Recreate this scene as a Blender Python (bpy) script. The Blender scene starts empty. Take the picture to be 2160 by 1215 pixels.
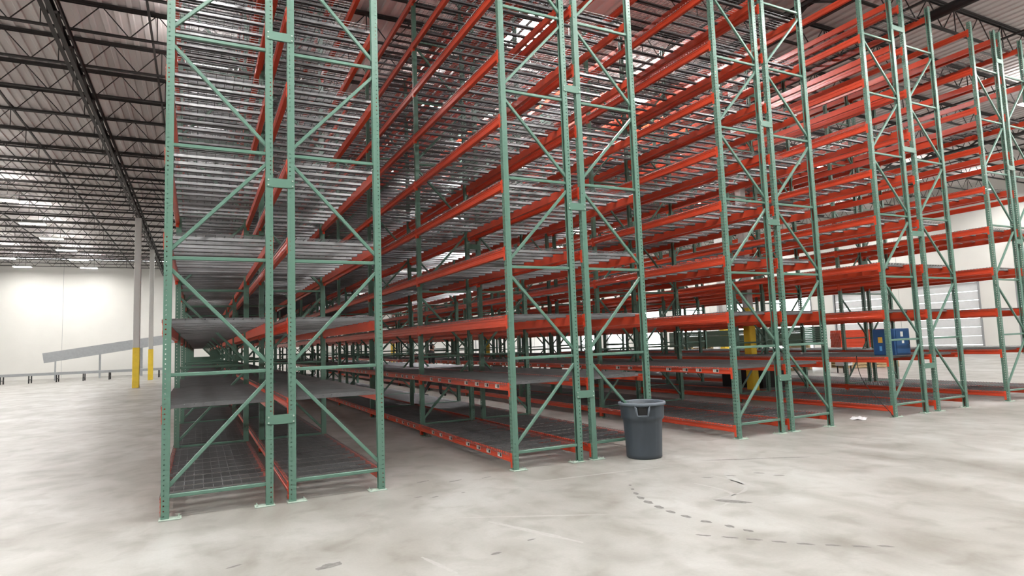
import bpy, bmesh, math, random
import numpy as np
from mathutils import Vector, Matrix

random.seed(7)
rng = np.random.default_rng(7)
scene = bpy.context.scene
COL = scene.collection

# ------------------------------------------------------------------ camera
W, H, F = 2160.0, 1215.0, 1308.365
CAM = Vector((0.2882, -7.3578, 1.6547))
RT = Vector((0.89262642, -0.4493751, -0.03577826))
UP = Vector((-0.00769178, -0.09453761, 0.99549158))
FW = Vector((0.45073152, 0.88832689, 0.08784326))
cd = bpy.data.cameras.new('camera')
cam = bpy.data.objects.new('camera', cd)
COL.objects.link(cam)
cd.sensor_fit = 'HORIZONTAL'
cd.sensor_width = 36.0
cd.lens = 36.0 * F / W
cd.clip_end = 400
cd.clip_start = 0.05
cam.matrix_world = Matrix(((RT.x, UP.x, -FW.x, CAM.x), (RT.y, UP.y, -FW.y, CAM.y), (RT.z, UP.z, -FW.z, CAM.z), (0, 0, 0, 1)))
scene.camera = cam

# ------------------------------------------------------------------ world, exposure
wd = bpy.data.worlds.new('overcast_sky')
scene.world = wd
wd.use_nodes = True
wd.node_tree.nodes['Background'].inputs[0].default_value = (0.95, 0.98, 1.0, 1)
wd.node_tree.nodes['Background'].inputs[1].default_value = 9.0
LAMP = 150.0
vs = scene.view_settings
vs.view_transform = 'Standard'
vs.look = 'None'
vs.gamma = 1.0
vs.use_curve_mapping = False
vs.exposure = 0.22
cy = scene.cycles
cy.max_bounces = 5
cy.diffuse_bounces = 2
cy.glossy_bounces = 2
cy.transmission_bounces = 2
cy.transparent_max_bounces = 4
cy.sample_clamp_indirect = 6.0
cy.adaptive_threshold = 0.025
cy.caustics_reflective = False
cy.caustics_refractive = False


def project(p):
    d = Vector(p) - CAM
    z = d.dot(FW)
    if z < 0.2:
        return None
    return (W / 2 + F * d.dot(RT) / z, H / 2 - F * d.dot(UP) / z, z)


# ------------------------------------------------------------------ materials
def nodes_of(name):
    m = bpy.data.materials.new(name)
    m.use_nodes = True
    nt = m.node_tree
    return m, nt, nt.nodes['Principled BSDF'], nt.nodes.new, nt.links.new


def coords(nt, scale):
    tc = nt.nodes.new('ShaderNodeTexCoord')
    mp = nt.nodes.new('ShaderNodeMapping')
    mp.inputs['Scale'].default_value = scale
    nt.links.new(tc.outputs['Object'], mp.inputs['Vector'])
    return mp.outputs['Vector']


def paint(name, col, rough=0.45, metal=0.0, var=0.12, scale=(6, 6, 6), bump=0.0, spec=0.5):
    m, nt, b, N, L = nodes_of(name)
    v = coords(nt, scale)
    n = N('ShaderNodeTexNoise')
    n.inputs['Scale'].default_value = 1.0
    n.inputs['Detail'].default_value = 5.0
    L(v, n.inputs['Vector'])
    r = N('ShaderNodeValToRGB')
    r.color_ramp.elements[0].position = 0.3
    r.color_ramp.elements[1].position = 0.7
    r.color_ramp.elements[0].color = (*[c * (1 - var) for c in col], 1)
    r.color_ramp.elements[1].color = (*[min(1, c * (1 + var)) for c in col], 1)
    L(n.outputs['Fac'], r.inputs['Fac'])
    L(r.outputs['Color'], b.inputs['Base Color'])
    b.inputs['Roughness'].default_value = rough
    b.inputs['Metallic'].default_value = metal
    b.inputs['Specular IOR Level'].default_value = spec
    if bump:
        bp = N('ShaderNodeBump')
        bp.inputs['Strength'].default_value = bump
        bp.inputs['Distance'].default_value = 0.01
        L(n.outputs['Fac'], bp.inputs['Height'])
        L(bp.outputs['Normal'], b.inputs['Normal'])
    return m


def emitter(name, col, strength):
    m, nt, b, N, L = nodes_of(name)
    b.inputs['Base Color'].default_value = (*col, 1)
    b.inputs['Emission Color'].default_value = (*col, 1)
    b.inputs['Emission Strength'].default_value = strength
    return m


M = {}
M['green'] = paint('green_enamel', (0.114, 0.216, 0.168), 0.34, 0, 0.06, (3, 3, 1.2))
M['plate'] = paint('pale_green_plate', (0.40, 0.49, 0.425), 0.45, 0, 0.15, (20, 20, 20))
M['orange'] = paint('orange_enamel', (0.66, 0.073, 0.030), 0.28, 0, 0.07, (4, 1.5, 4))
M['zinc'] = paint('galvanised_wire', (0.185, 0.185, 0.190), 0.35, 0.5, 0.14, (5, 5, 5))
M['steel_dark'] = paint('dark_joist_primer', (0.030, 0.026, 0.025), 0.6, 0, 0.2, (2, 2, 2))
M['deck'] = paint('roof_deck_white', (0.74, 0.69, 0.68), 0.6, 0, 0.05, (0.4, 0.4, 0.4))
M['wall'] = paint('white_wall_panel', (0.74, 0.725, 0.69), 0.75, 0, 0.03, (0.5, 0.5, 0.5))
M['door'] = paint('door_white', (0.70, 0.71, 0.72), 0.5, 0, 0.03)
M['trim_grey'] = paint('trim_grey', (0.30, 0.31, 0.32), 0.5, 0, 0.06)
M['column'] = paint('column_grey', (0.56, 0.555, 0.54), 0.5, 0, 0.05, (2, 2, 1))
M['yellow'] = paint('safety_yellow', (0.90, 0.64, 0.055), 0.5, 0, 0.08, (4, 4, 4))
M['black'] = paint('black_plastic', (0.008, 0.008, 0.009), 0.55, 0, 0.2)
M['rubber'] = paint('black_rubber', (0.012, 0.012, 0.012), 0.7, 0, 0.2)
M['white'] = paint('label_white', (0.80, 0.79, 0.76), 0.6, 0, 0.03)
M['ink'] = paint('label_ink', (0.03, 0.03, 0.03), 0.6, 0, 0.1)
M['bin'] = paint('bin_grey', (0.042, 0.054, 0.068), 0.5, 0, 0.14, (5, 5, 3))
M['bin_edge'] = paint('bin_grey_worn', (0.13, 0.155, 0.185), 0.5, 0, 0.14, (9, 9, 9))
M['blue'] = paint('cabinet_blue', (0.02, 0.075, 0.20), 0.45, 0, 0.1)
M['sticker_blue'] = paint('sticker_blue', (0.12, 0.38, 0.72), 0.5, 0, 0.05)
M['sticker_yellow'] = paint('sticker_yellow', (0.80, 0.47, 0.08), 0.5, 0, 0.05)
M['wood'] = paint('pallet_wood', (0.62, 0.44, 0.24), 0.75, 0, 0.18, (3, 14, 14))
M['shirt'] = paint('shirt_charcoal', (0.016, 0.017, 0.019), 0.9, 0, 0.2, (20, 20, 20))
M['vest'] = paint('shirt_black', (0.012, 0.013, 0.014), 0.9, 0, 0.2, (20, 20, 20))
M['trouser'] = paint('trousers_dark', (0.030, 0.026, 0.028), 0.9, 0, 0.2, (20, 20, 20))
M['skin'] = paint('skin', (0.36, 0.19, 0.13), 0.6, 0, 0.08, (10, 10, 10))
M['hair'] = paint('hair_black', (0.01, 0.009, 0.008), 0.7, 0, 0.2)
M['shoe'] = paint('shoe_black', (0.01, 0.01, 0.01), 0.5, 0, 0.2)
M['paper'] = paint('paper_white', (0.78, 0.78, 0.80), 0.8, 0, 0.03)
M['mark'] = paint('tyre_rubber_smudge', (0.19, 0.185, 0.174), 0.6, 0, 0.3, (25, 25, 25))
M['scuff'] = paint('pale_scuff', (0.425, 0.418, 0.40), 0.5, 0, 0.06, (25, 25, 25))
M['lens'] = emitter('lamp_lens', (1.0, 0.985, 0.955), LAMP)
M['added_glow'] = emitter('added_ceiling_glow', (1.0, 0.985, 0.955), 150.0)  # added upward glow that lightens the ceiling, not a fitting of these lamps
M['skylens'] = emitter('skylight_lens', (1.0, 1.0, 1.0), 120.0)
M['asphalt'] = paint('yard_concrete', (0.45, 0.44, 0.42), 0.9, 0, 0.08)
M['trailer'] = paint('trailer_white', (0.78, 0.79, 0.80), 0.4, 0, 0.03)


def floor_material():
    m, nt, b, N, L = nodes_of('polished_concrete')
    tc = N('ShaderNodeTexCoord')

    def noise(sc, det, rot=0.0, st=(1, 1, 1), dist=0.0):
        mp = N('ShaderNodeMapping')
        mp.inputs['Scale'].default_value = st
        mp.inputs['Rotation'].default_value = (0, 0, rot)
        L(tc.outputs['Object'], mp.inputs['Vector'])
        n = N('ShaderNodeTexNoise')
        n.inputs['Scale'].default_value = sc
        n.inputs['Detail'].default_value = det
        n.inputs['Distortion'].default_value = dist
        L(mp.outputs['Vector'], n.inputs['Vector'])
        return n.outputs['Fac']

    def ramp(f, p0, p1, c0, c1):
        r = N('ShaderNodeValToRGB')
        r.color_ramp.elements[0].position, r.color_ramp.elements[1].position = p0, p1
        r.color_ramp.elements[0].color, r.color_ramp.elements[1].color = (*c0, 1), (*c1, 1)
        L(f, r.inputs['Fac'])
        return r.outputs['Color']

    def mul(a, c, fac=1.0):
        x = N('ShaderNodeMix')
        x.data_type = 'RGBA'
        x.blend_type = 'MULTIPLY'
        x.inputs['Factor'].default_value = fac
        L(a, x.inputs['A'])
        L(c, x.inputs['B'])
        return x.outputs['Result']
    base = ramp(noise(0.5, 6, 0.3, dist=0.6), 0.35, 0.66, (0.310, 0.298, 0.274), (0.440, 0.436, 0.420))
    streak = ramp(noise(1.0, 10, 0.45, (1.25, 0.75, 1), 1.0), 0.32, 0.60, (0.80, 0.79, 0.77), (1.03, 1.03, 1.03))
    streak2 = ramp(noise(0.9, 9, -0.95, (1.6, 0.6, 1), 0.8), 0.32, 0.58, (0.86, 0.85, 0.83), (1.02, 1.02, 1.02))
    grime = ramp(noise(2.6, 12, 0.0, (1, 1, 1), 0.5), 0.30, 0.50, (0.78, 0.77, 0.745), (1, 1, 1))
    fine = ramp(noise(40, 3), 0.3, 0.7, (0.96, 0.96, 0.96), (1.02, 1.02, 1.02))
    c = mul(mul(mul(mul(base, streak), streak2), grime), fine)
    L(c, b.inputs['Base Color'])
    rr = N('ShaderNodeMapRange')
    rr.inputs['To Min'].default_value = 0.30
    rr.inputs['To Max'].default_value = 0.52
    L(noise(1.7, 5), rr.inputs['Value'])
    L(rr.outputs['Result'], b.inputs['Roughness'])
    b.inputs['Specular IOR Level'].default_value = 0.4
    return m


M['floor'] = floor_material()


# ------------------------------------------------------------------ mesh helpers
class MB:
    def __init__(self):
        self.v, self.f, self.mi = [], [], []
        self.mat = 0

    def add(self, vs_, fs):
        o = len(self.v)
        self.v += [tuple(x) for x in vs_]
        for f in fs:
            self.f.append(tuple(i + o for i in f))
            self.mi.append(self.mat)
        return self

    def box(self, x0, x1, y0, y1, z0, z1):
        return self.add([(x, y, z) for x in (x0, x1) for y in (y0, y1) for z in (z0, z1)],
                        [(0, 1, 3, 2), (4, 6, 7, 5), (0, 4, 5, 1), (2, 3, 7, 6), (0, 2, 6, 4), (1, 5, 7, 3)])

    def bbox(self, x0, x1, y0, y1, z0, z1, b=0.004):
        """box with chamfered vertical and horizontal edges"""
        bm = bmesh.new()
        bmesh.ops.create_cube(bm, size=1.0)
        for v in bm.verts:
            v.co = ((x0 + x1) / 2 + v.co.x * (x1 - x0), (y0 + y1) / 2 + v.co.y * (y1 - y0), (z0 + z1) / 2 + v.co.z * (z1 - z0))
        bmesh.ops.bevel(bm, geom=bm.edges[:], offset=b, segments=1, affect='EDGES')
        bm.verts.index_update()
        self.add([v.co[:] for v in bm.verts], [[v.index for v in f.verts] for f in bm.faces])
        bm.free()
        return self

    def bar(self, a, b, w=0.02, h=None, n=4, caps=True):
        """prism with n sides between two points"""
        a, b = Vector(a), Vector(b)
        d = (b - a).normalized()
        u = Vector((0, 0, 1)) if abs(d.z) < 0.9 else Vector((0, 1, 0))
        s = d.cross(u).normalized()
        u = s.cross(d).normalized()
        h = w if h is None else h
        ring = []
        for k in range(n):
            t = 2 * math.pi * (k + 0.5) / n
            r = math.sqrt(2) if n == 4 else 1.0
            ring.append(s * (math.cos(t) * w / 2 * r) + u * (math.sin(t) * h / 2 * r))
        vs_ = [a + r for r in ring] + [b + r for r in ring]
        fs = [(k, (k + 1) % n, n + (k + 1) % n, n + k) for k in range(n)]
        if caps:
            fs += [tuple(range(n))[::-1], tuple(range(n, 2 * n))]
        return self.add(vs_, fs)

    def tube(self, pts, r, n=8):
        pts = [Vector(p) for p in pts]
        rings = []
        for i, p in enumerate(pts):
            d = (pts[min(i + 1, len(pts) - 1)] - pts[max(i - 1, 0)]).normalized()
            u = Vector((0, 0, 1)) if abs(d.z) < 0.9 else Vector((0, 1, 0))
            s = d.cross(u).normalized()
            u = s.cross(d)
            rings.append([p + s * math.cos(2 * math.pi * k / n) * r + u * math.sin(2 * math.pi * k / n) * r for k in range(n)])
        vs_ = [v for rg in rings for v in rg]
        fs = [(i * n + k, i * n + (k + 1) % n, (i + 1) * n + (k + 1) % n, (i + 1) * n + k) for i in range(len(pts) - 1) for k in range(n)]
        fs += [tuple(range(n))[::-1], tuple(range((len(pts) - 1) * n, len(pts) * n))]
        return self.add(vs_, fs)

    def extrude(self, poly, fn, t0, t1, caps=True):
        """poly of 2-D points, fn(u, v, t) -> 3-D point"""
        n = len(poly)
        vs_ = [fn(u, v, t0) for u, v in poly] + [fn(u, v, t1) for u, v in poly]
        fs = [(k, (k + 1) % n, n + (k + 1) % n, n + k) for k in range(n)]
        if caps:
            fs += [tuple(range(n))[::-1], tuple(range(n, 2 * n))]
        return self.add(vs_, fs)

    def lathe(self, prof, n=40, rfn=None):
        vs_, fs = [], []
        for (r, z) in prof:
            for k in range(n):
                a = 2 * math.pi * k / n
                rr = r if rfn is None else rfn(r, z, a)
                vs_.append((rr * math.cos(a), rr * math.sin(a), z))
        for i in range(len(prof) - 1):
            for k in range(n):
                fs.append((i * n + k, i * n + (k + 1) % n, (i + 1) * n + (k + 1) % n, (i + 1) * n + k))
        return self.add(vs_, fs)

    def mesh(self, name, mats, smooth=False, fix=True):
        me = bpy.data.meshes.new(name)
        me.from_pydata(self.v, [], self.f)
        if not isinstance(mats, (list, tuple)):
            mats = [mats]
        for m in mats:
            me.materials.append(m)
        if any(self.mi):
            me.polygons.foreach_set('material_index', self.mi)
        if fix:
            bm = bmesh.new()
            bm.from_mesh(me)
            bmesh.ops.recalc_face_normals(bm, faces=bm.faces[:])
            bm.to_mesh(me)
            bm.free()
        if smooth:
            me.polygons.foreach_set('use_smooth', [True] * len(me.polygons))
        me.update()
        return me


def put(name, me, parent=None, loc=(0, 0, 0), rot=(0, 0, 0), **props):
    o = bpy.data.objects.new(name, me)
    COL.objects.link(o)
    o.location = loc
    o.rotation_euler = rot
    if parent is not None:
        o.parent = parent
    for k, v in props.items():
        o[k] = v
    return o


def tag(o, label, category, group=None):
    o['label'] = label
    o['category'] = category
    if group:
        o['group'] = group
    return o


def structure(name, me, label=None, loc=(0, 0, 0)):
    o = put(name, me, None, loc)
    o['kind'] = 'structure'
    if label:
        o['label'] = label
    return o


def tile(me, locs, rotz, name, mats):
    """one joined mesh of many copies of ME at LOCS turned by ROTZ"""
    nv = len(me.vertices)
    co = np.empty(nv * 3, np.float32)
    me.vertices.foreach_get('co', co)
    co = co.reshape(-1, 3)
    nl, nf = len(me.loops), len(me.polygons)
    li = np.empty(nl, np.int32)
    me.loops.foreach_get('vertex_index', li)
    ls = np.empty(nf, np.int32)
    me.polygons.foreach_get('loop_start', ls)
    lt = np.empty(nf, np.int32)
    me.polygons.foreach_get('loop_total', lt)
    n = len(locs)
    allv = np.empty((n, nv, 3), np.float32)
    for i, (p, r) in enumerate(zip(locs, rotz)):
        s = 1.0 if abs(r) < 1 else -1.0
        allv[i, :, 0] = co[:, 0] * s + p[0]
        allv[i, :, 1] = co[:, 1] * s + p[1]
        allv[i, :, 2] = co[:, 2] + p[2]
    out = bpy.data.meshes.new(name)
    out.vertices.add(n * nv)
    out.vertices.foreach_set('co', allv.ravel())
    out.loops.add(n * nl)
    out.loops.foreach_set('vertex_index', (li[None, :] + (np.arange(n) * nv)[:, None]).astype(np.int32).ravel())
    out.polygons.add(n * nf)
    out.polygons.foreach_set('loop_start', (ls[None, :] + (np.arange(n) * nl)[:, None]).astype(np.int32).ravel())
    out.polygons.foreach_set('loop_total', np.tile(lt, n))
    for m in mats:
        out.materials.append(m)
    out.update(calc_edges=True)
    return out


# ------------------------------------------------------------------ building shell
X0, X1, Y0, Y1, ZD = -16.0, 42.0, -28.0, 58.0, 10.3
fl = structure('floor', MB().add([(X0, Y0, 0), (X1, Y0, 0), (X1, Y1, 0), (X0, Y1, 0), (X0, Y0, -0.2), (X1, Y0, -0.2), (X1, Y1, -0.2), (X0, Y1, -0.2)],
               [(0, 1, 2, 3), (4, 7, 6, 5), (0, 4, 5, 1), (1, 5, 6, 2), (2, 6, 7, 3), (3, 7, 4, 0)]).mesh('floor', M['floor']),
               'pale grey polished concrete floor with tyre marks')
yard = structure('ground', MB().add([(-120, -120, -0.25), (180, -120, -0.25), (180, 200, -0.25), (-120, 200, -0.25)], [(0, 1, 2, 3)]).mesh('ground', M['asphalt']),
                 'pale concrete yard outside the open doors')

# roof deck with trapezoid ribs running along y
mb = MB()
xs, n = [], int((X1 - X0) / 0.305)
prof = []
for k in range(n + 1):
    x = X0 + k * 0.305
    prof += [(x, ZD), (x + 0.09, ZD), (x + 0.115, ZD + 0.038), (x + 0.28, ZD + 0.038)]
vs_ = [(x, Y0, z) for x, z in prof] + [(x, Y1, z) for x, z in prof]
m_ = len(prof)
mb.add(vs_, [(k, k + 1, m_ + k + 1, m_ + k) for k in range(m_ - 1)])
ceil = structure('ceiling', mb.mesh('ceiling', M['deck']), 'off white ribbed steel roof deck on dark open web joists')

# open web joists along x
ZT, ZB = ZD - 0.045, ZD - 0.78
mb = MB()
for s in (-0.035, 0.035):
    mb.box(X0, X1, s - 0.026, s + 0.026, ZT - 0.012, ZT + 0.04)
    mb.box(X0, X1, s - 0.005, s + 0.005, ZT - 0.05, ZT)
me_top = mb.mesh('joist_top_chord', M['steel_dark'])
mb = MB()
for s in (-0.026, 0.026):
    mb.box(X0, X1, s - 0.018, s + 0.018, ZB, ZB + 0.012)
    mb.box(X0, X1, s - 0.005, s + 0.005, ZB, ZB + 0.05)
me_bot = mb.mesh('joist_bottom_chord', M['steel_dark'])
mb = MB()
x, k = X0 + 0.3, 0
while x < X1 - 0.7:
    mb.bar((x, 0, ZB + 0.02), (x + 0.6, 0, ZT), 0.030, n=5, caps=False)
    mb.bar((x + 0.6, 0, ZT), (x + 1.2, 0, ZB + 0.02), 0.030, n=5, caps=False)
    if k % 2 == 0:
        mb.bar((x + 0.6, 0, ZB + 0.02), (x + 0.6, 0, ZT), 0.022, n=4, caps=False)
    x += 1.2
    k += 1
me_web = mb.mesh('joist_web', M['steel_dark'])
for k in range(-17, 23):
    y = 10.05 + 2.14 * k
    if y < Y0 + 0.3 or y > Y1 - 0.3:
        continue
    j = put('joist', None, ceil, (0, y, 0))
    put('top_chord', me_top, j)
    put('bottom_chord', me_bot, j)
    put('web', me_web, j)
# bridging lines along y
me_br = MB().bar((0, Y0, ZB + 0.065), (0, Y1, ZB + 0.065), 0.05, 0.05).mesh('bridging', M['steel_dark'])
for k in range(0, 13):
    put('bridging', me_br, ceil, (-13.4 + 4.2 * k + 0.0, 0, 0))

# joist girders along y on the column lines
GZ0, GZ1 = 8.95, ZD - 0.80
GX = (-2.6, 13.185, 28.6)
mb = MB()
for s in (-0.06, 0.06):
    mb.box(s - 0.045, s + 0.045, Y0, Y1, GZ1 - 0.01, GZ1)
    mb.box(s - 0.006, s + 0.006, Y0, Y1, GZ1 - 0.10, GZ1)
me_gt = mb.mesh('girder_top_chord', M['steel_dark'])
mb = MB()
for s in (-0.06, 0.06):
    mb.box(s - 0.045, s + 0.045, Y0, Y1, GZ0, GZ0 + 0.012)
    mb.box(s - 0.006, s + 0.006, Y0, Y1, GZ0, GZ0 + 0.10)
me_gb = mb.mesh('girder_bottom_chord', M['steel_dark'])
mb = MB()
y = Y0 + 0.2
while y < Y1 - 1.9:
    mb.bar((0, y, GZ0 + 0.04), (0, y + 0.9, GZ1 - 0.04), 0.055, 0.055)
    mb.bar((0, y + 0.9, GZ1 - 0.04), (0, y + 1.8, GZ0 + 0.04), 0.055, 0.055)
    y += 1.8
me_gw = mb.mesh('girder_web', M['steel_dark'])
for gx in GX:
    g = put('girder', None, ceil, (gx, 0, 0))
    put('top_chord', me_gt, g)
    put('bottom_chord', me_gb, g)
    put('web', me_gw, g)
# black main pipe under the roof
mb = MB().tube([(16.0, Y0, 9.12), (16.0, Y1, 9.12)], 0.125, 12)
put('roof_pipe', mb.mesh('roof_pipe', M['black']), ceil)

# walls made of concrete panels, some with door openings
door_n = [0]


def wall(name, axis, pos, a0, a1, width, doors, thick=0.25, label=''):
    """axis 'x': wall plane at x=pos running along y; doors {centre: (width, height, open)}"""
    w = put(name, None)
    w['kind'] = 'structure'
    w['label'] = label
    s = 1 if pos > 0 else -1
    n = round((a1 - a0) / width)
    for k in range(n):
        p0, p1 = a0 + (a1 - a0) * k / n + 0.012, a0 + (a1 - a0) * (k + 1) / n - 0.012
        holes = sorted([(c - d[0] / 2, c + d[0] / 2, d[1]) for c, d in doors.items() if p0 < c < p1])
        if not holes:
            poly = [(p0, 0), (p1, 0), (p1, ZD - 0.002), (p0, ZD - 0.002)]
            polys = [poly]
        else:
            h0, h1, hh = holes[0]
            polys = [[(p0, 0), (h0, 0), (h0, hh), (p0, hh)], [(h1, 0), (p1, 0), (p1, hh), (h1, hh)], [(p0, hh), (p1, hh), (p1, ZD - 0.002), (p0, ZD - 0.002)]]
        mb = MB()
        for poly in polys:
            if axis == 'x':
                mb.extrude(poly, lambda u, v, t: (pos + s * t, u, v), 0, thick)
            else:
                mb.extrude(poly, lambda u, v, t: (u, pos + s * t, v), 0, thick)
        put('panel', mb.mesh('panel', M['wall']), w)
        if k:
            q = a0 + (a1 - a0) * k / n
            mb = MB()
            if axis == 'x':
                mb.box(min(pos + s * 0.02, pos + s * 0.2), max(pos + s * 0.02, pos + s * 0.2), q - 0.0119, q + 0.0119, 0, ZD - 0.002)
            else:
                mb.box(q - 0.0119, q + 0.0119, min(pos + s * 0.02, pos + s * 0.2), max(pos + s * 0.02, pos + s * 0.2), 0, ZD - 0.002)
            put('joint_seal', mb.mesh('joint_seal', M['trim_grey']), w)
    for c, (dw, dh, is_open) in doors.items():
        door_n[0] += 1
        d = put('door_%d' % door_n[0], None)
        d['kind'] = 'structure'
        d['label'] = 'open dock doorway with daylight outside' if is_open else 'closed white sectional dock door'

        def bx(u0, u1, t0, t1, z0, z1, nm, mat):
            mb = MB()
            if axis == 'x':
                mb.box(min(pos + s * t0, pos + s * t1), max(pos + s * t0, pos + s * t1), u0, u1, z0, z1)
            else:
                mb.box(u0, u1, min(pos + s * t0, pos + s * t1), max(pos + s * t0, pos + s * t1), z0, z1)
            put(nm, mb.mesh(nm, mat), d)
        bx(c - dw / 2 - 0.10, c - dw / 2, -0.04, 0.10, 0, dh + 0.1, 'door_jamb', M['trim_grey'])
        bx(c + dw / 2, c + dw / 2 + 0.10, -0.04, 0.10, 0, dh + 0.1, 'door_jamb', M['trim_grey'])
        bx(c - dw / 2 - 0.10, c + dw / 2 + 0.10, -0.04, 0.10, dh, dh + 0.12, 'door_head', M['trim_grey'])
        if not is_open:
            k = round(dh / 0.55)
            for i in range(k):
                bx(c - dw / 2 + 0.01, c + dw / 2 - 0.01, 0.06, 0.11, dh * i / k + 0.01, dh * (i + 1) / k - 0.01, 'door_section', M['door'])
    return w


wall('wall_far', 'y', Y1, X0, X1, 5.8, {1.4: (3.0, 3.6, True), 7.2: (3.0, 3.6, True), 13.0: (3.0, 3.6, True), 18.8: (3.6, 4.2, True), 24.6: (3.6, 4.2, True), 30.4: (3.6, 4.2, True), 36.2: (3.6, 4.2, True)},
     label='far white concrete panel wall with dock doorways')
rd = {}
k = 0
y = Y0 + 2.8667
while y < Y1:
    rd[round(y, 4)] = (3.7, 4.3, y > 26)
    y += 5.7333
wall('wall_right', 'x', X1, Y0, Y1, 5.7333, rd, label='long white panel wall with a row of dock doors')
wall('wall_left', 'x', X0, Y0, Y1, 5.7333, {}, label='plain white concrete panel wall beyond the open floor')
wall('wall_rear', 'y', Y0, X0, X1, 5.8, {}, label='plain white concrete panel wall behind the open floor')

# ------------------------------------------------------------------ lamps
mb = MB().bbox(-0.62, 0.62, -0.24, 0.24, 0.0, 0.07, 0.012)
me_h = mb.mesh('lamp_housing', M['white'])
me_l = MB().box(-0.58, 0.58, -0.20, 0.20, -0.012, -0.002).mesh('lamp_lens', M['lens'])
mb = MB()
me_c = MB().tube([(0, 0, 0.07), (0, 0, 0.26)], 0.006, 6).mesh('lamp_cable', M['trim_grey'])
me_u = MB().box(-0.50, 0.50, -0.035, 0.035, 0.071, 0.077).mesh('added_glow_strip', M['added_glow'])  # emissive strip added on top of each housing to brighten the roof deck
LZ = 9.2


def lamp(x, y, label, rz=0.0, group='high bay lamps under the roof'):
    t = put('high_bay_lamp', None, None, (x, y, LZ), (0, 0, rz))
    tag(t, label, 'lamp', group)
    put('housing', me_h, t)
    put('lens', me_l, t)
    put('added_glow_strip', me_u, t)
    for s in (-0.5, 0.5):
        put('suspension_cable', me_c, t, (s, 0, 0))


for x, y, lab in ((12.95, 7.88, 'glowing high bay lamp above the rack with the blue cabinet'),
                  (7.11, 10.61, 'bright high bay lamp above the aisle past the grey bin'),
                  (0.36, 10.12, 'bright high bay lamp above the rack by the yellow-footed columns'),
                  (12.62, 15.63, 'small distant high bay lamp over the third aisle'),
                  (7.4, 18.30, 'small distant high bay lamp over the aisle past the grey bin'),
                  (7.3, 26.5, 'farther high bay lamp over the aisle past the grey bin'),
                  (12.7, 23.5, 'farther high bay lamp over the third aisle')):
    lamp(x, y, lab)
NTH = ['first', 'second', 'third', 'fourth', 'fifth', 'sixth', 'seventh', 'eighth', 'ninth', 'tenth', 'eleventh', 'twelfth', 'thirteenth']


def lamp_grid(xs_, ys_, text, group):
    for i, x in enumerate(xs_):
        for j, y in enumerate(ys_):
            lamp(x, y, text % (NTH[i], NTH[j]), 0, group)


lamp_grid([-12.6 + 4.25 * k for k in range(13)], (-6.6, -2.7), 'high bay lamp over open floor, %s column from plain wall, %s from rear wall', 'lamps over the open floor')
lamp_grid((-12.5, -8.0), (55, 50, 45, 40, 35, 29, 23, 17, 11, 5), 'added high bay lamp over the side aisle, %s line from plain wall, %s from far wall', 'added lamps over the side aisle')  # lamps added to brighten the side aisle and the far wall
lamp_grid((39, 32.5, 26), (51, 43, 35, 27, 19, 11, 3), 'high bay lamp over the staging floor, %s line from dock doors, %s from far wall', 'lamps over the staging floor')
lamp_grid((0.5, 6, 12), (51, 44), 'high bay lamp beyond the rack ends, %s line from side aisle, %s from far wall', 'lamps beyond the racks')

# one roof skylight over the aisle
t = put('skylight', None, None, (8.36, 6.85, ZD - 0.14))
tag(t, 'blazing white rectangular skylight set in the roof deck', 'skylight')
mb = MB()
for a in ((-0.66, -0.60, -1.14, 1.14), (0.60, 0.66, -1.14, 1.14), (-0.60, 0.60, -1.14, -1.08), (-0.60, 0.60, 1.08, 1.14)):
    mb.box(a[0], a[1], a[2], a[3], -0.02, 0.12)
put('curb', mb.mesh('curb', M['white']), t)
put('lens', MB().box(-0.60, 0.60, -1.08, 1.08, 0.0, 0.012).mesh('skylight_lens', M['skylens']), t)

# ------------------------------------------------------------------ columns
def column(x, y, top, label, w=0.25, ysl=1.9):
    t = put('steel_column', None, None, (x, y, 0))
    tag(t, label, 'column')
    b = w / 2
    put('shaft', MB().bbox(-b, b, -b, b, 0.02, top, 0.015).mesh('shaft', M['column']), t)
    put('yellow_sleeve', MB().bbox(-b - 0.012, b + 0.012, -b - 0.012, b + 0.012, 0.02, ysl, 0.015).mesh('yellow_sleeve', M['yellow']), t)
    put('base_plate', MB().bbox(-b - 0.05, b + 0.05, -b - 0.05, b + 0.05, 0.0, 0.02, 0.004).mesh('base_plate', M['column']), t)


column(-2.6, 30.53, GZ0, 'nearer grey column with yellow foot on the open side aisle', 0.29, 2.1)
column(-2.6, 41.69, GZ0, 'farther grey column with yellow foot on the open side aisle', 0.27, 2.1)
column(13.185, 4.40, GZ0, 'grey column with scuffed yellow foot between back-to-back rack rows', 0.20, 2.35)
column(13.185, 21.06, GZ0, 'yellow-footed column deep inside the rack with the blue cabinet', 0.20, 2.35)
column(13.185, 37.9, GZ0, 'yellow-footed column beyond the far end of the racks', 0.25, 2.35)
column(28.6, 20.4, GZ0, 'bright yellow-footed column out on the staging floor', 0.36, 2.35)

# ------------------------------------------------------------------ racking
C_, G_ = 0.9888, 0.2346           # frame depth between post centres, flue
P_ = 3.734                        # bay pitch
LB = P_ - 0.076                   # beam length
ZL = [0.213, 1.124] + [0.189 + 0.9144 * k for k in range(2, 10)]
BH = [0.105, 0.100, 0.150] + [0.127] * 7
BR0, BRS = 0.2285, 1.2192
PH = 0.0508
NH = 169
HTOP = PH * NH


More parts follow.
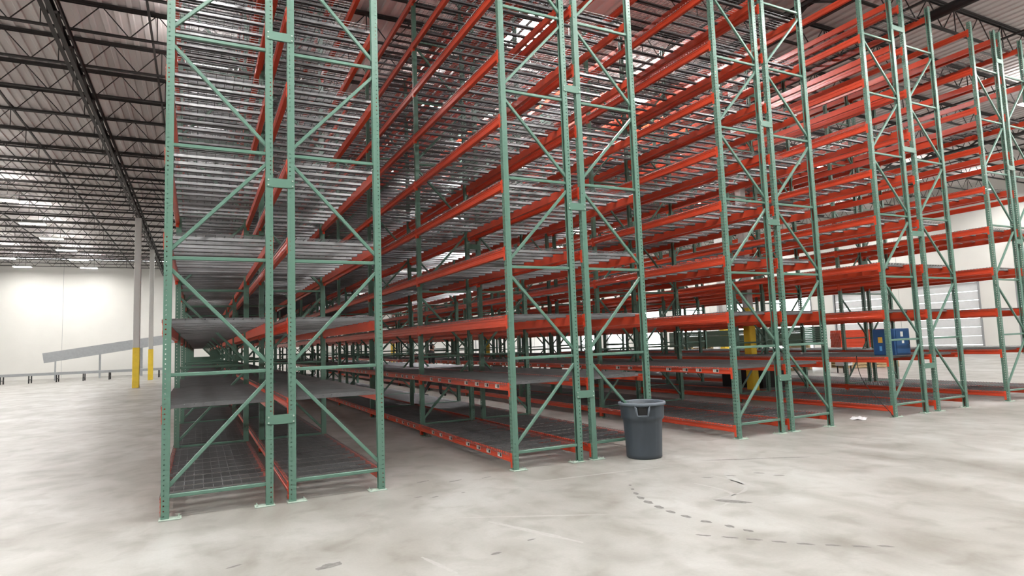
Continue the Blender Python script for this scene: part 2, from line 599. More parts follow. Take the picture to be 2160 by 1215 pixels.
def hole_cell(mb, fn, u0, u1, z0, z1, uc, zc, ru, rz):
    outer = [(u1, zc), (u1, z1), (uc, z1), (u0, z1), (u0, zc), (u0, z0), (uc, z0), (u1, z0)]
    inner = [(uc + ru * math.cos(math.pi / 4 * k), zc + rz * math.sin(math.pi / 4 * k)) for k in range(8)]
    mb.add([fn(*p) for p in outer] + [fn(*p) for p in inner], [(k, (k + 1) % 8, 8 + (k + 1) % 8, 8 + k) for k in range(8)])


mb = MB()
for k in range(NH):
    z0, z1 = k * PH, (k + 1) * PH
    zc = z0 + PH * 0.55
    for s in (-1, 1):
        hole_cell(mb, lambda u, v: (u, s * 0.038, v), -0.038, 0.038, z0, z1, -0.013, zc, 0.0080, 0.0080)
        hole_cell(mb, lambda u, v: (-0.038, u, v), min(0, s * 0.038), max(0, s * 0.038), z0, z1, s * 0.018, zc, 0.0075, 0.0110)
for s in (-1, 1):
    mb.add([(0.038, s * 0.038, 0), (0.038, s * 0.022, 0), (0.038, s * 0.022, HTOP), (0.038, s * 0.038, HTOP),
            (0.026, s * 0.022, 0), (0.026, s * 0.022, HTOP)], [(0, 1, 2, 3), (1, 4, 5, 2)])
me_post = mb.mesh('post', M['green'], fix=False)

me_foot = MB()
me_foot.bbox(-0.055, 0.150, -0.070, 0.070, 0.0, 0.012, 0.003)
for sx, sy in ((0.125, -0.045), (0.125, 0.045)):
    me_foot.tube([(sx, sy, 0.010), (sx, sy, 0.034)], 0.006, 8)
    me_foot.tube([(sx, sy, 0.012), (sx, sy, 0.020)], 0.011, 6)
me_foot = me_foot.mesh('base_plate', M['plate'])

CH = [(-0.019, -0.016), (0.019, -0.016), (0.019, 0.016), (0.010, 0.016), (0.010, -0.010), (-0.010, -0.010), (-0.010, 0.016), (-0.019, 0.016)]
TB = [(-0.019, -0.013), (-0.014, -0.018), (0.014, -0.018), (0.019, -0.013), (0.019, 0.013), (0.014, 0.018), (-0.014, 0.018), (-0.019, 0.013)]
me_brace = MB().extrude(TB, lambda u, v, t: (t, v, u), 0.030, C_ - 0.030).mesh('brace', M['green'])
DZ0, DZ1 = 0.095, BRS - 0.115
DL = math.hypot(C_ - 0.05, DZ1 - DZ0)
DA = math.atan2(DZ1 - DZ0, C_ - 0.05)
me_diag = MB().extrude(TB, lambda u, v, t: (t, v, u), -DL / 2, DL / 2).mesh('diagonal_brace', M['green'])
NBR = 7


def far_frame(feet=True):
    mb = MB()
    for x, s in ((0, 1), (C_, -1)):
        mb.extrude([(x - s * 0.038, -0.038), (x + s * 0.038, -0.038), (x + s * 0.038, -0.022), (x + s * 0.030, -0.034), (x - s * 0.034, -0.034),
                    (x - s * 0.034, 0.034), (x + s * 0.030, 0.034), (x + s * 0.038, 0.022), (x + s * 0.038, 0.038), (x - s * 0.038, 0.038)],
                   lambda u, v, t: (u, v, t), 0.012, HTOP, caps=False)
        if feet:
            mb.box(min(x - s * 0.055, x + s * 0.15), max(x - s * 0.055, x + s * 0.15), -0.07, 0.07, 0, 0.012)
    for k in range(NBR):
        z = BR0 + BRS * k
        mb.bar((0.03, 0, z), (C_ - 0.03, 0, z), 0.036, 0.038, caps=False)
        if k < NBR - 1:
            a, b = (0.025, C_ - 0.025) if k % 2 == 0 else (C_ - 0.025, 0.025)
            mb.bar((a, 0, z + DZ0), (b, 0, z + DZ1), 0.036, 0.038, caps=False)
    return mb.mesh('far_frame', M['green'])


me_far_frame = far_frame()
me_loose_frame = far_frame(False)


def beam_profile(h):
    return [(0.010, -h), (-0.044, -h), (-0.048, -h + 0.006), (-0.048, -h * 0.72), (-0.042, -h * 0.66), (-0.042, -h * 0.42), (-0.048, -h * 0.36),
            (-0.048, -0.005), (-0.044, 0.0), (-0.010, 0.0), (-0.006, -0.004), (-0.006, -0.040), (0.012, -0.042)]


def beam_mesh(h, name):
    return MB().extrude(beam_profile(h), lambda u, v, t: (u, t, v), -LB / 2 + 0.004, LB / 2 - 0.004).mesh(name, M['orange'])


def connector_into(mb, s):
    y = s * LB / 2
    mb.box(-0.0440, -0.004, min(y, y - s * 0.005), max(y, y - s * 0.005), -0.175, 0.008)
    mb.box(-0.0445, -0.0392, min(y - s * 0.004, y + s * 0.036), max(y - s * 0.004, y + s * 0.036), -0.175, 0.008)
    for z in (-0.035, -0.137):
        mb.tube([(-0.048, y + s * 0.018, z), (-0.044, y + s * 0.018, z)], 0.008, 6)


BEAM = {}
for h in sorted(set(BH)):
    BEAM[h] = beam_mesh(h, 'load_beam')
me_con = {}
for s in (-1, 1):
    mb = MB()
    connector_into(mb, s)
    me_con[s] = mb.mesh('end_connector', M['orange'])
BEAM_FULL = {}
for h in sorted(set(BH)):
    mb = MB().extrude(beam_profile(h), lambda u, v, t: (u, t, v), -LB / 2 + 0.004, LB / 2 - 0.004)
    connector_into(mb, -1)
    connector_into(mb, 1)
    BEAM_FULL[h] = mb.mesh('load_beam', M['orange'])

# sticker: white card with a dark block
mb = MB()
mb.box(-0.0012, 0, -0.052, 0.052, -0.024, 0.024)
mb.mat = 1
mb.box(-0.0020, -0.0010, -0.044, -0.006, -0.018, 0.018)
mb.box(-0.0020, -0.0010, 0.006, 0.040, 0.006, 0.011)
mb.box(-0.0020, -0.0010, 0.006, 0.030, -0.008, -0.004)
me_sticker = mb.mesh('label_sticker', [M['white'], M['ink']])

# wire deck
DW = LB / 3 - 0.045
HX = C_ / 2 + 0.048


def wire_deck():
    mb = MB()
    r = 0.0070
    nx = 19
    for k in range(nx):
        y = -DW / 2 + 0.012 + (DW - 0.024) * k / (nx - 1)
        mb.bar((-HX, y, 0.010), (HX, y, 0.010), r, n=3, caps=False)
        for s in (-1, 1):
            mb.bar((s * (HX + 0.003), y, 0.005), (s * (HX + 0.003), y, -0.030), r, n=3, caps=False)
    for k in range(12):
        x = -HX + 0.02 + (2 * HX - 0.04) * k / 11
        mb.bar((x, -DW / 2, 0.004), (x, DW / 2, 0.004), r, n=3, caps=False)
    for s in (-1, 1):
        mb.bar((s * (HX + 0.006), -DW / 2, -0.026), (s * (HX + 0.006), DW / 2, -0.026), r, n=3, caps=False)
    for k in range(4):
        y = -DW / 2 + DW * (k + 0.5) / 4
        e = HX - 0.045
        mb.add([(x, y + a, z) for x in (-e, e) for a, z in ((-0.030, -0.036), (-0.020, -0.038), (-0.012, 0.0), (0.012, 0.0), (0.020, -0.038), (0.030, -0.036))],
               [(i, i + 1, i + 7, i + 6) for i in range(5)])
    return mb.mesh('wire_deck', M['zinc'], fix=False)


me_deck = wire_deck()

RACKS = [  # key, x of first post, flue, bays, label
    ('A', 0.0, G_, 10, 'tall green rack with orange beams nearest the yellow-footed columns, its two rows back to back'),
    ('B', 3.976, G_, 10, 'tall green rack with orange beams whose end stands behind the grey bin'),
    ('C', 7.962, G_, 10, 'tall green rack with orange beams next past the grey bin, before the blue cabinet'),
    ('D', 12.0, 0.395, 9, 'tall green rack with orange beams holding the blue cabinet, a column inside it'),
    ('E', 16.0, G_, 5, 'tall green rack with orange beams farthest past the bin, beside the staging floor'),
]
ORD = ['first', 'second', 'third', 'fourth', 'fifth', 'sixth', 'seventh', 'eighth', 'ninth', 'tenth']


def in_frame(pts, m=0):
    best = None
    for p in pts:
        q = project(p)
        if q and -m < q[0] < W + m and -m < q[1] < H + m:
            best = q[2] if best is None else min(best, q[2])
    return best


def has_deck(row, bay, lev):
    r = random.Random(row * 1000 + bay * 31 + lev)
    if row >= 6 and lev >= 5:
        return r.random() < 0.35
    if row in (4, 5) and lev >= 8:
        return r.random() < 0.6
    return True


decks = []
row_i = 0
for key, rx, flue, nb, lab in RACKS:
    rack = put('pallet_rack', None, None, (rx, 0, 0))
    tag(rack, lab, 'rack', 'back-to-back pallet racks')
    rows = [0.0, C_ + flue]
    # frames
    for ri, ox in enumerate(rows):
        for b in range(nb + 1):
            y = b * P_
            near = b <= 3 and (key in 'ABCD') or b <= 2
            if not near:
                fr = put('upright_frame', me_far_frame, rack, (ox if ri == 0 else ox + C_, y, 0), (0, 0, 0 if ri == 0 else math.pi))
                continue
            fr = put('upright_frame', None, rack, (ox, y, 0))
            for x, rz in ((0, 0), (C_, math.pi)):
                put('post', me_post, fr, (x, 0, 0.012), (0, 0, rz))
                put('base_plate', me_foot, fr, (x, 0, 0), (0, 0, rz))
            for k in range(NBR):
                z = BR0 + BRS * k
                put('brace', me_brace, fr, (0, 0, z))
                if k < NBR - 1:
                    up = (k % 2 == 0) == (ri == 0)
                    put('diagonal_brace', me_diag, fr, (C_ / 2, 0, z + (DZ0 + DZ1) / 2), (0, -DA if up else DA, 0))
    # row spacers
    mb = MB()
    mb.bbox(-0.026, flue + 0.026, -0.045, -0.0395, -0.05, 0.05, 0.002)
    mb.box(0.040, flue - 0.040, -0.045, -0.015, -0.0505, -0.046)
    mb.box(0.040, flue - 0.040, -0.045, -0.015, 0.046, 0.0505)
    me_sp = mb.mesh('row_spacer', M['green'])
    me_bolt = MB().tube([(0, -0.045, 0), (0, -0.053, 0)], 0.009, 8).mesh('bolt', M['plate'])
    for b in range(nb + 1):
        for z in (0.91, 3.55, 5.28, 7.85):
            sp = put('row_spacer', me_sp, rack, (C_, b * P_, z))
            if b == 0 and z < 6:
                for sx in (-0.012, flue + 0.012):
                    for sz in (-0.03, 0.03):
                        put('bolt', me_bolt, sp, (sx, 0, sz))
    # beams
    cand = []
    for ri, ox in enumerate(rows):
        for side in (0, 1):
            x = ox + (0 if side == 0 else C_)
            for b in range(nb):
                for lv in range(10):
                    yc, z = (b + 0.5) * P_, ZL[lv]
                    d = in_frame([(rx + x, yc + s * LB / 2, z) for s in (-1, -0.5, 0, 0.5, 1)])
                    cand.append((d if d is not None else 999, x, yc, z, side, lv, ri, b))
    cand.sort()
    rest = {}
    for i, (d, x, yc, z, side, lv, ri, b) in enumerate(cand):
        rz = 0 if side == 0 else math.pi
        h = BH[lv]
        if i < 300 and d < 900:
            if b <= 2 and d < 15:
                o = put('load_beam', BEAM[h], rack, (x, yc, z), (0, 0, rz))
                for s in (-1, 1):
                    put('end_connector', me_con[s], o)
            else:
                o = put('load_beam', BEAM_FULL[h], rack, (x, yc, z), (0, 0, rz))
            if (lv < 2 and key == 'B' or lv == 1 and key == 'C') and side == 0 and ri == 0 and b <= 4:
                for yy in (-1.50, -1.13, -0.80, -0.38, 0.32, 0.78, 1.18):
                    put('label_sticker', me_sticker, o, (-0.0482, yy + 0.02 * random.uniform(-1, 1), -h * 0.5), (0, 0, 0)).scale = (1, 1.25, 1.12)
        else:
            rest.setdefault(h, []).append((x, yc, z, rz))
    if rest:
        parts = []
        for h, lst in rest.items():
            parts.append(tile(BEAM_FULL[h], [(a[0], a[1], a[2]) for a in lst], [a[3] for a in lst], 'beam_rest', [M['orange']]))
        bm = bmesh.new()
        for p in parts:
            bm.from_mesh(p)
        me = bpy.data.meshes.new('remaining_beams')
        bm.to_mesh(me)
        bm.free()
        me.materials.append(M['orange'])
        put('remaining_beams', me, rack, kind='stuff')
    # decks
    for ri, ox in enumerate(rows):
        for b in range(nb):
            for lv in range(10):
                if not has_deck(row_i, b, lv):
                    continue
                for pn in range(3):
                    y = b * P_ + 0.038 + LB * (pn + 0.5) / 3
                    c = (rx + ox + C_ / 2, y, ZL[lv] + 0.004)
                    d = in_frame([(c[0] + sx * HX, y + sy * DW / 2, c[2]) for sx in (-1, 0, 1) for sy in (-1, 0, 1)])
                    decks.append((d if d is not None else 999, c, row_i, b, lv, pn))
        row_i += 1

decks.sort()
rest = []
LEVEL = ['lowest', 'second', 'third', 'fourth', 'fifth', 'sixth', 'seventh', 'eighth', 'ninth', 'top']
for i, (d, c, r, b, lv, pn) in enumerate(decks):
    if i < 300 and d < 900:
        o = put('wire_deck', me_deck, None, c)
        tag(o, 'grey wire deck, %s row from the yellow-footed columns, %s bay, %s level, %s panel' % (ORD[r], ORD[b], LEVEL[lv], ('near', 'middle', 'far')[pn]),
            'wire deck', 'wire decks on the racks')
    else:
        rest.append(c)
o = put('remaining_wire_decking', tile(me_deck, rest, [0] * len(rest), 'remaining_wire_decking', [M['zinc']]))
o['kind'] = 'stuff'
o['label'] = 'grey wire mesh decking farther back along the rack shelves'

# ------------------------------------------------------------------ waste bin
def bin_thing():
    t = put('waste_bin', None, None, (5.88, -0.25, 0), (0, 0, math.radians(-127)))
    t.scale = (1.03, 1.03, 1.09)
    tag(t, 'round dark grey plastic waste bin on the floor by the rack end', 'bin')

    def rfn(r, z, a):
        # raised shoulder band, relieved around each handle
        da = min(abs((a + math.pi / 2) % math.pi - math.pi / 2), 9)
        near = max(0.0, min(1.0, (0.62 - da) / 0.10))
        band = 1.0 if z > 0.50 else 0.0
        rib = 0.004 * max(0, math.cos(a * 8)) ** 6 if 0.06 < z < 0.49 else 0
        return r - (0.014 * near * band) - rib
    prof = [(0.0, 0.0), (0.225, 0.0), (0.238, 0.012), (0.240, 0.05), (0.250, 0.25), (0.261, 0.43), (0.264, 0.475), (0.287, 0.500), (0.290, 0.53), (0.297, 0.66), (0.298, 0.69),
            (0.290, 0.69), (0.279, 0.52), (0.254, 0.44), (0.230, 0.03), (0.0, 0.025)]
    put('body', MB().lathe(prof, 96, rfn).mesh('bin_body', M['bin'], smooth=True), t)
    put('rim', MB().lathe([(0.288, 0.668), (0.312, 0.664), (0.319, 0.674), (0.319, 0.694), (0.311, 0.704), (0.296, 0.704), (0.288, 0.694), (0.288, 0.668)], 64).mesh('bin_rim', M['bin_edge'], smooth=True), t)
    for s in (0, math.pi):
        mb = MB()
        mb.tube([(0.292, -0.098, 0.665), (0.318, -0.082, 0.64), (0.318, -0.068, 0.55), (0.316, -0.055, 0.545), (0.316, 0.055, 0.545), (0.318, 0.068, 0.55), (0.318, 0.082, 0.64), (0.292, 0.098, 0.665)], 0.0105, 8)
        for q in (-1, 1):
            mb.bar((0.288, q * 0.098, 0.655), (0.300, q * 0.076, 0.555), 0.03, 0.012)
        put('handle', mb.mesh('handle', M['bin_edge'], smooth=True), t, (0, 0, 0), (0, 0, s))
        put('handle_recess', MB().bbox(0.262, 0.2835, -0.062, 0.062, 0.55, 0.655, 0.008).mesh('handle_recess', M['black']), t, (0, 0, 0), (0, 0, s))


bin_thing()

# ------------------------------------------------------------------ blue cabinet on the rack, cable, black box
t = put('blue_cabinet', None, None, (12.66, 0.34, ZL[1] + 0.0175), (0, 0, math.radians(0)))
tag(t, 'dark blue metal cabinet with stickers sitting on a rack shelf', 'cabinet')
put('body', MB().bbox(-0.24, 0.26, -0.20, 0.24, 0.0, 0.52, 0.012).mesh('body', M['blue']), t)
put('door', MB().bbox(-0.20, 0.22, -0.212, -0.198, 0.03, 0.49, 0.005).mesh('door', M['blue']), t)
put('sticker', MB().box(-0.243, -0.2405, 0.04, 0.13, 0.25, 0.36).mesh('sticker', M['sticker_yellow']), t, label='yellow sticker')
put('sticker', MB().box(-0.243, -0.2405, 0.06, 0.11, 0.09, 0.18).mesh('sticker', M['sticker_blue']), t, label='light blue sticker')
put('sticker', MB().box(-0.06, 0.02, -0.2150, -0.2125, 0.36, 0.46).mesh('sticker', M['white']), t, label='white sticker')
put('sticker', MB().box(-0.03, 0.04, -0.2150, -0.2125, 0.23, 0.30).mesh('sticker', M['white']), t, label='white sticker')
put('handle', MB().tube([(0.16, -0.212, 0.20), (0.16, -0.24, 0.21), (0.16, -0.24, 0.31), (0.16, -0.212, 0.32)], 0.008, 8).mesh('handle', M['black']), t)
pts = []
for k in range(25):
    u = k / 24
    pts.append((11.93 - 0.02 * math.sin(u * 3.1), 0.62 - 0.55 * u + 0.10 * math.sin(u * 5), 1.14 * (1 - u) ** 1.2 + 0.012))
tag(put('power_cable', MB().tube(pts, 0.006, 6).mesh('power_cable', M['rubber'])), 'black cable hanging from the shelf below the blue cabinet', 'cable')

t = put('black_box', None, None, (13.93, 5.08, ZL[0] + 0.0175))
tag(t, 'matt black carton on the lowest shelf behind the scuffed yellow column', 'box')
put('body', MB().bbox(-0.42, 0.42, -0.71, 0.71, 0, 0.80, 0.01).mesh('body', M['black']), t)
put('lid', MB().bbox(-0.435, 0.435, -0.725, 0.725, 0.74, 0.82, 0.008).mesh('lid', M['black']), t)

# crumpled paper on the floor
bm = bmesh.new()
bmesh.ops.create_grid(bm, x_segments=8, y_segments=6, size=0.5)
for v in bm.verts:
    v.co.x *= 0.42
    v.co.y *= 0.26
    v.co.z = 0.012 + 0.018 * (math.sin(v.co.x * 31 + 1) * math.cos(v.co.y * 37) + 0.3 * random.uniform(-1, 1))
    v.co.z = max(0.002, v.co.z)
for f in bm.faces[:]:
    pass
me = bpy.data.meshes.new('paper')
bmesh.ops.solidify(bm, geom=bm.faces[:], thickness=0.001)
bm.to_mesh(me)
bm.free()
me.materials.append(M['paper'])
tag(put('paper_sheet', me, None, (11.38, 0.30, 0.0), (0, 0, 0.5)), 'crumpled white paper lying on the floor between two racks', 'paper')

# ------------------------------------------------------------------ staging floor: orange beam stacks, green frames, pallets
def pallet(x, y, z, rz, label):
    t = put('wooden_pallet', None, None, (x, y, z), (0, 0, rz))
    tag(t, label, 'pallet', 'pallets on the staging floor')
    mbd = MB().bbox(-0.05, 0.05, -0.6, 0.6, 0.108, 0.128, 0.003).mesh('deck_board', M['wood'])
    mbs = MB().bbox(-1.2, 1.2, -0.022, 0.022, 0.018, 0.108, 0.003).mesh('stringer', M['wood'])
    for k in range(15):
        put('deck_board', mbd, t, (-1.15 + 2.3 * k / 14, 0, 0))
    for k in range(5):
        put('deck_board', mbd, t, (-1.15 + 2.3 * k / 4, 0, -0.108))
    for s in (-0.57, 0, 0.57):
        put('stringer', mbs, t, (0, s, 0))


me_stb = MB().extrude(beam_profile(0.127), lambda u, v, t: (t, u + 0.029, v + 0.127), -1.2, 1.2).mesh('loose_beam', M['orange'])
SR = math.radians(-27)
sb = Vector((27.0, 10.6, 0))
pallet(sb.x, sb.y, 0.0, SR, 'pale wooden pallet under the stack of orange beams')
pallet(sb.x, sb.y, 0.13, SR, 'second pale pallet directly beneath the stacked orange beams')
Rz = Matrix.Rotation(SR, 3, 'Z')
for lv in range(11):
    if lv == 3:
        continue
    for k in range(8):
        p = sb + Rz @ Vector((0.012 * math.sin(lv * 2 + k), -0.42 + 0.12 * k, 0.26 + 0.129 * lv))
        tag(put('loose_beam', me_stb, None, p, (0, 0, SR)), 'orange beam in the %s layer of the stack on pale pallets' % (NTH[lv]), 'beam', 'stacked orange beams on pallets')
for s, nth in ((-0.8, 'first'), (0.0, 'middle'), (0.8, 'last')):
    p = sb + Rz @ Vector((s, 0, 0.26 + 0.129 * 3))
    tag(put('wood_spacer', MB().bbox(-0.045, 0.045, -0.5, 0.5, 0, 0.127, 0.004).mesh('wood_spacer', M['wood']), None, p, (0, 0, SR)), '%s timber spacer between layers of stacked orange beams' % nth, 'timber', 'timber spacers in the beam stack')
for tier in range(2):
    for k in range(10):
        z = 0.13 + tier * 0.95 + 0.080 * k + 0.04
        tag(put('loose_frame', me_loose_frame, None, (23.6, 10.9, z), (-math.pi / 2, 0, 0)),
            'green upright frame lying flat, %s from below in the %s bundle of the pile' % (ORD[k], ('lower', 'upper')[tier]), 'rack frame', 'green frames piled flat')
for tier in range(2):
    for yy in (11.6, 14.5, 17.5, 19.0):
        tag(put('timber_bearer', MB().bbox(-0.15, 1.15, -0.06, 0.06, 0, 0.12, 0.004).mesh('timber_bearer', M['wood']), None, (23.6, yy, tier * 0.95), (0, 0, 0)),
            'timber bearer under the %s bundle of green frames, %s along it' % (('lower', 'upper')[tier], ORD[(11.6, 14.5, 17.5, 19.0).index(yy)]), 'timber', 'timber bearers under frames')

# grey control box on a stand past the racks
t = put('control_box', None, None, (23.2, 8.9, 0))
tag(t, 'pale grey electrical control box on a stand past the racks', 'box')
put('body', MB().bbox(-0.28, 0.28, -0.18, 0.18, 0.28, 0.78, 0.01).mesh('body', M['door']), t)
for sx in (-0.22, 0.22):
    for sy in (-0.13, 0.13):
        put('leg', MB().bbox(sx - 0.02, sx + 0.02, sy - 0.02, sy + 0.02, 0, 0.29, 0.003).mesh('leg', M['steel_dark']), t)
put('panel', MB().bbox(-0.2, 0.2, -0.186, -0.178, 0.36, 0.70, 0.003).mesh('panel', M['trim_grey']), t)

# white trailers backed up beyond the open doors are left to daylight; conveyor at the far wall
t = put('inclined_conveyor', None, None, (0, 0, 0))
tag(t, 'grey inclined conveyor on posts in front of the far wall', 'conveyor')
a, b = Vector((-10.5, 52.5, 1.75)), Vector((-0.9, 54.2, 3.2))
d = (b - a).normalized()
s = d.cross(Vector((0, 0, 1))).normalized() * 0.40
for q in (-1, 1):
    put('side_frame', MB().bar(a + s * q, b + s * q, 0.05, 0.78).mesh('side_frame', M['trim_grey']), t)
put('belt', MB().bar(a, b, 0.74, 0.06).mesh('belt', M['rubber']), t)
for u in (0.08, 0.38, 0.68, 0.95):
    p = a.lerp(b, u)
    for q in (-1, 1):
        r = p + s * q
        put('post', MB().bar((r.x, r.y, 0), (r.x, r.y, r.z - 0.28), 0.09, 0.09).mesh('post', M['trim_grey']), t)
t = put('floor_conveyor', None, None, (0, 0, 0))
tag(t, 'low dark roller conveyor on legs along the far wall', 'conveyor')
for y in (47.6, 48.4):
    put('side_rail', MB().bbox(-14.0, -2.2, y - 0.03, y + 0.03, 0.52, 0.70, 0.006).mesh('side_rail', M['trim_grey']), t)
me_r = MB().tube([(0, 47.64, 0.66), (0, 48.36, 0.66)], 0.028, 8).mesh('roller', M['steel_dark'])
for k in range(58):
    put('roller', me_r, t, (-13.9 + 0.2 * k, 0, 0))
me_leg = MB().bar((0, 47.6, 0), (0, 47.6, 0.53), 0.07).bar((0, 48.4, 0), (0, 48.4, 0.53), 0.07).bar((0, 47.6, 0.25), (0, 48.4, 0.25), 0.05).mesh('leg_frame', M['black'])
for k in range(8):
    put('leg_frame', me_leg, t, (-13.6 + 1.6 * k, 0, 0))

# ------------------------------------------------------------------ people (dark clothes, deep in the aisle)
def person(loc, rz, label, shirt, phase=1.0):
    J = {'pelvis': (0, 0, 0.95), 'waist': (0, 0, 1.10), 'chest': (0, -0.01, 1.32), 'neck': (0, 0, 1.49), 'head': (0, 0.02, 1.60), 'crown': (0, 0.02, 1.73)}
    R = {'pelvis': 0.145, 'waist': 0.13, 'chest': 0.155, 'neck': 0.06, 'head': 0.088, 'crown': 0.075}
    E_ = [('pelvis', 'waist'), ('waist', 'chest'), ('chest', 'neck'), ('neck', 'head'), ('head', 'crown')]
    T = {}
    for s, n in ((-1, 'l'), (1, 'r')):
        st = s * phase
        pts = [('hip', (s * 0.10, 0, 0.90), 0.10), ('knee', (s * 0.10, 0.10 + 0.13 * st, 0.50), 0.065), ('ankle', (s * 0.10, 0.26 * st - 0.02, 0.10), 0.045), ('toe', (s * 0.12, 0.26 * st + 0.17, 0.045), 0.042)]
        prev = 'pelvis'
        for nm, p, r in pts:
            J[nm + n], R[nm + n] = p, r
            E_.append((prev, nm + n))
            prev = nm + n
        pts = [('shoulder', (s * 0.20, 0, 1.42), 0.066), ('elbow', (s * 0.26, -0.06 - 0.08 * st, 1.14), 0.045), ('wrist', (s * 0.25, 0.10 - 0.12 * st, 0.93), 0.032), ('palm', (s * 0.25, 0.14 - 0.13 * st, 0.86), 0.034)]
        prev = 'chest'
        for nm, p, r in pts:
            J[nm + n], R[nm + n] = p, r
            E_.append((prev, nm + n))
            prev = nm + n
        px, py, pz = J['palm' + n]
        for i, ln in enumerate((0.075, 0.085, 0.08, 0.065)):
            yy = py + 0.03 - 0.02 * i
            J['k%d%s' % (i, n)], R['k%d%s' % (i, n)] = (px, yy, pz - 0.045), 0.010
            J['t%d%s' % (i, n)], R['t%d%s' % (i, n)] = (px - s * 0.012, yy + 0.006, pz - 0.045 - ln), 0.008
            E_ += [('palm' + n, 'k%d%s' % (i, n)), ('k%d%s' % (i, n), 't%d%s' % (i, n))]
        J['thumb' + n], R['thumb' + n] = (px - s * 0.01, py + 0.062, pz - 0.055), 0.010
        E_.append(('palm' + n, 'thumb' + n))
    names = list(J)
    me = bpy.data.meshes.new('person')
    me.from_pydata([J[n] for n in names], [(names.index(a), names.index(b)) for a, b in E_], [])
    o = bpy.data.objects.new('person_tmp', me)
    COL.objects.link(o)
    md = o.modifiers.new('skin', 'SKIN')
    md.use_smooth_shade = True
    for i, n in enumerate(names):
        sv = me.skin_vertices[0].data[i]
        r = R[n]
        sv.radius = (r, r * (0.72 if n in ('pelvis', 'waist', 'chest') else 1.0))
        sv.use_root = n == 'pelvis'
    o.modifiers.new('sub', 'SUBSURF').levels = 1
    dg = bpy.context.evaluated_depsgraph_get()
    em = bpy.data.meshes.new_from_object(o.evaluated_get(dg))
    bpy.data.objects.remove(o)
    em.name = 'person'
    em.materials.clear()
    for m in (M['trouser'], shirt, M['skin'], M['shoe'], M['hair']):
        em.materials.append(m)
    for p in em.polygons:
        c = p.center
        if c.z > 1.50:
            mi = 4 if c.z > 1.66 or (c.y < 0.0 and c.z > 1.56) else 2
        elif c.z < 0.11:
            mi = 3
        elif abs(c.x) > 0.19 and c.z < 1.12:
            mi = 2
        elif c.z > 0.97:
            mi = 1
        else:
            mi = 0
        p.material_index = mi
        p.use_smooth = True
    t = put('person', None, None, loc, (0, 0, rz))
    tag(t, label, 'person')
    put('body', em, t)
    # facial features
    mb = MB()
    mb.bar((0, 0.095, 1.615), (0, 0.128, 1.588), 0.024, 0.02)
    put('nose', mb.mesh('nose', M['skin']), t)
    for s in (-1, 1):
        put('eye', MB().lathe([(0.001, -0.010), (0.009, -0.006), (0.011, 0), (0.009, 0.006), (0.001, 0.010)], 10).mesh('eye', M['hair']), t, (s * 0.034, 0.098, 1.632))
        put('ear', MB().bbox(-0.008, 0.008, -0.016, 0.016, -0.03, 0.03, 0.006).mesh('ear', M['skin']), t, (s * 0.088, 0.015, 1.61))
    put('mouth', MB().bbox(-0.024, 0.024, 0.086, 0.10, 1.552, 1.562, 0.003).mesh('mouth', M['skin']), t)


person((7.05, 11.9, 0), math.radians(-90), 'person in dark clothes walking across the aisle past the grey bin', M['shirt'])
person((7.05, 35.0, 0), math.radians(15), 'distant person in a black top standing far down the aisle', M['vest'], 0.2)

# ------------------------------------------------------------------ floor marks (printed by tyres and boots)
def mark(x, y, lx, ly, rz, mat, name):
    n = 14
    vs_ = [(0, 0, 0)]
    for k in range(n):
        a = 2 * math.pi * k / n
        r = 1 + 0.22 * random.uniform(-1, 1)
        vs_.append((lx * r * math.cos(a), ly * r * math.sin(a), 0))
    fs = [(0, 1 + k, 1 + (k + 1) % n) for k in range(n)]
    put(name, MB().add(vs_, fs).mesh(name, mat, fix=False), fl, (x, y, 0.0015), (0, 0, rz))


trk = [(4.66, -1.51, .03), (4.57, -1.67, .035), (4.48, -1.85, .05), (4.41, -2.02, .06), (4.36, -2.21, .07), (4.33, -2.41, .065), (4.31, -2.60, .06), (4.32, -2.80, .055), (4.35, -3.02, .055), (4.42, -3.23, .05), (4.45, -3.40, .05)]
for i, (x, y, l) in enumerate(trk):
    j = min(i, len(trk) - 2)
    a = math.atan2(trk[j + 1][1] - trk[j][1], trk[j + 1][0] - trk[j][0])
    mark(x, y, l, l * 0.55, a, M['mark'], 'tyre_mark')
for x, y in ((4.06, -3.30), (4.19, -3.45), (4.31, -3.59), (4.43, -3.74), (4.55, -3.88), (4.69, -4.01), (4.84, -4.14), (5.0, -4.24), (6.28, -1.90), (6.35, -2.12), (5.62, -1.72), (5.9, -1.8)):
    mark(x, y, 0.065, 0.02, -0.85, M['mark'], 'tyre_mark')
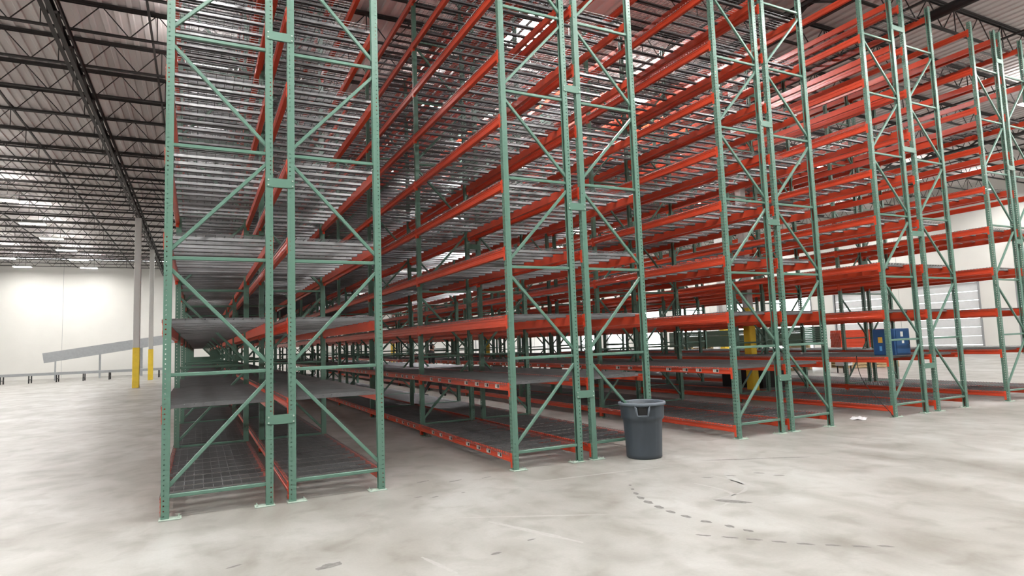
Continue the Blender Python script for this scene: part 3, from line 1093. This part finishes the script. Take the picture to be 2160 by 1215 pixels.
for x, y, lx, ly, a in ((5.05, -2.65, 0.20, 0.05, -0.9), (2.46, -0.62, 0.05, 0.015, 0), (2.62, -0.72, 0.05, 0.015, 0.2), (2.95, -0.72, 0.03, 0.012, 0.2), (1.2, -2.3, 0.10, 0.05, 0.3), (0.55, -1.9, 0.06, 0.02, 0.4),
                        (2.4, -2.75, 0.05, 0.02, 0.1), (2.8, -2.6, 0.04, 0.015, 0.1), (3.1, -0.1, 0.10, 0.02, 0.2), (2.75, 0.1, 0.09, 0.02, 0.2), (3.5, -0.15, 0.07, 0.015, 0.2), (6.6, -1.1, 0.35, 0.02, -0.5), (7.2, -1.4, 0.4, 0.02, -0.5)):
    mark(x, y, lx, ly, a, M['mark'], 'floor_stain')


def strip(pts, w, mat, name):
    vs_, fs = [], []
    for i, p in enumerate(pts):
        a, b = Vector(pts[max(i - 1, 0)]), Vector(pts[min(i + 1, len(pts) - 1)])
        d = (b - a).normalized()
        nrm = Vector((-d.y, d.x))
        ww = w * (0.35 + 0.65 * math.sin(math.pi * (i + 0.4) / (len(pts) - 0.2))) * random.uniform(0.7, 1.2)
        vs_ += [(p[0] + nrm.x * ww, p[1] + nrm.y * ww, 0.001), (p[0] - nrm.x * ww, p[1] - nrm.y * ww, 0.001)]
    fs = [(2 * i, 2 * i + 2, 2 * i + 3, 2 * i + 1) for i in range(len(pts) - 1)]
    put(name, MB().add(vs_, fs).mesh(name, mat, fix=False), fl)


def seg(a, b, n=14, bow=0.0):
    a, b = Vector(a), Vector(b)
    d = (b - a)
    nrm = Vector((-d.y, d.x))
    return [tuple(a + d * (k / n) + nrm * bow * math.sin(math.pi * k / n)) for k in range(n + 1)]


strip(seg((2.44, -1.58), (3.76, -2.33)), 0.018, M['scuff'], 'floor_scuff')
strip(seg((2.72, -1.90), (3.12, -2.90)), 0.035, M['scuff'], 'floor_scuff')
strip(seg((1.87, -2.50), (1.98, -2.98)), 0.022, M['scuff'], 'floor_scuff')
strip(seg((3.85, -0.72), (5.58, -0.92)), 0.022, M['scuff'], 'floor_scuff')
strip(seg((5.3, -1.85), (4.72, -2.75), 20, 0.28), 0.025, M['scuff'], 'floor_scuff')
strip(seg((5.75, -1.65), (4.95, -2.5), 20, 0.30), 0.02, M['scuff'], 'floor_scuff')
strip(seg((6.05, -1.6), (5.7, -2.35), 20, -0.1), 0.05, M['scuff'], 'floor_scuff')
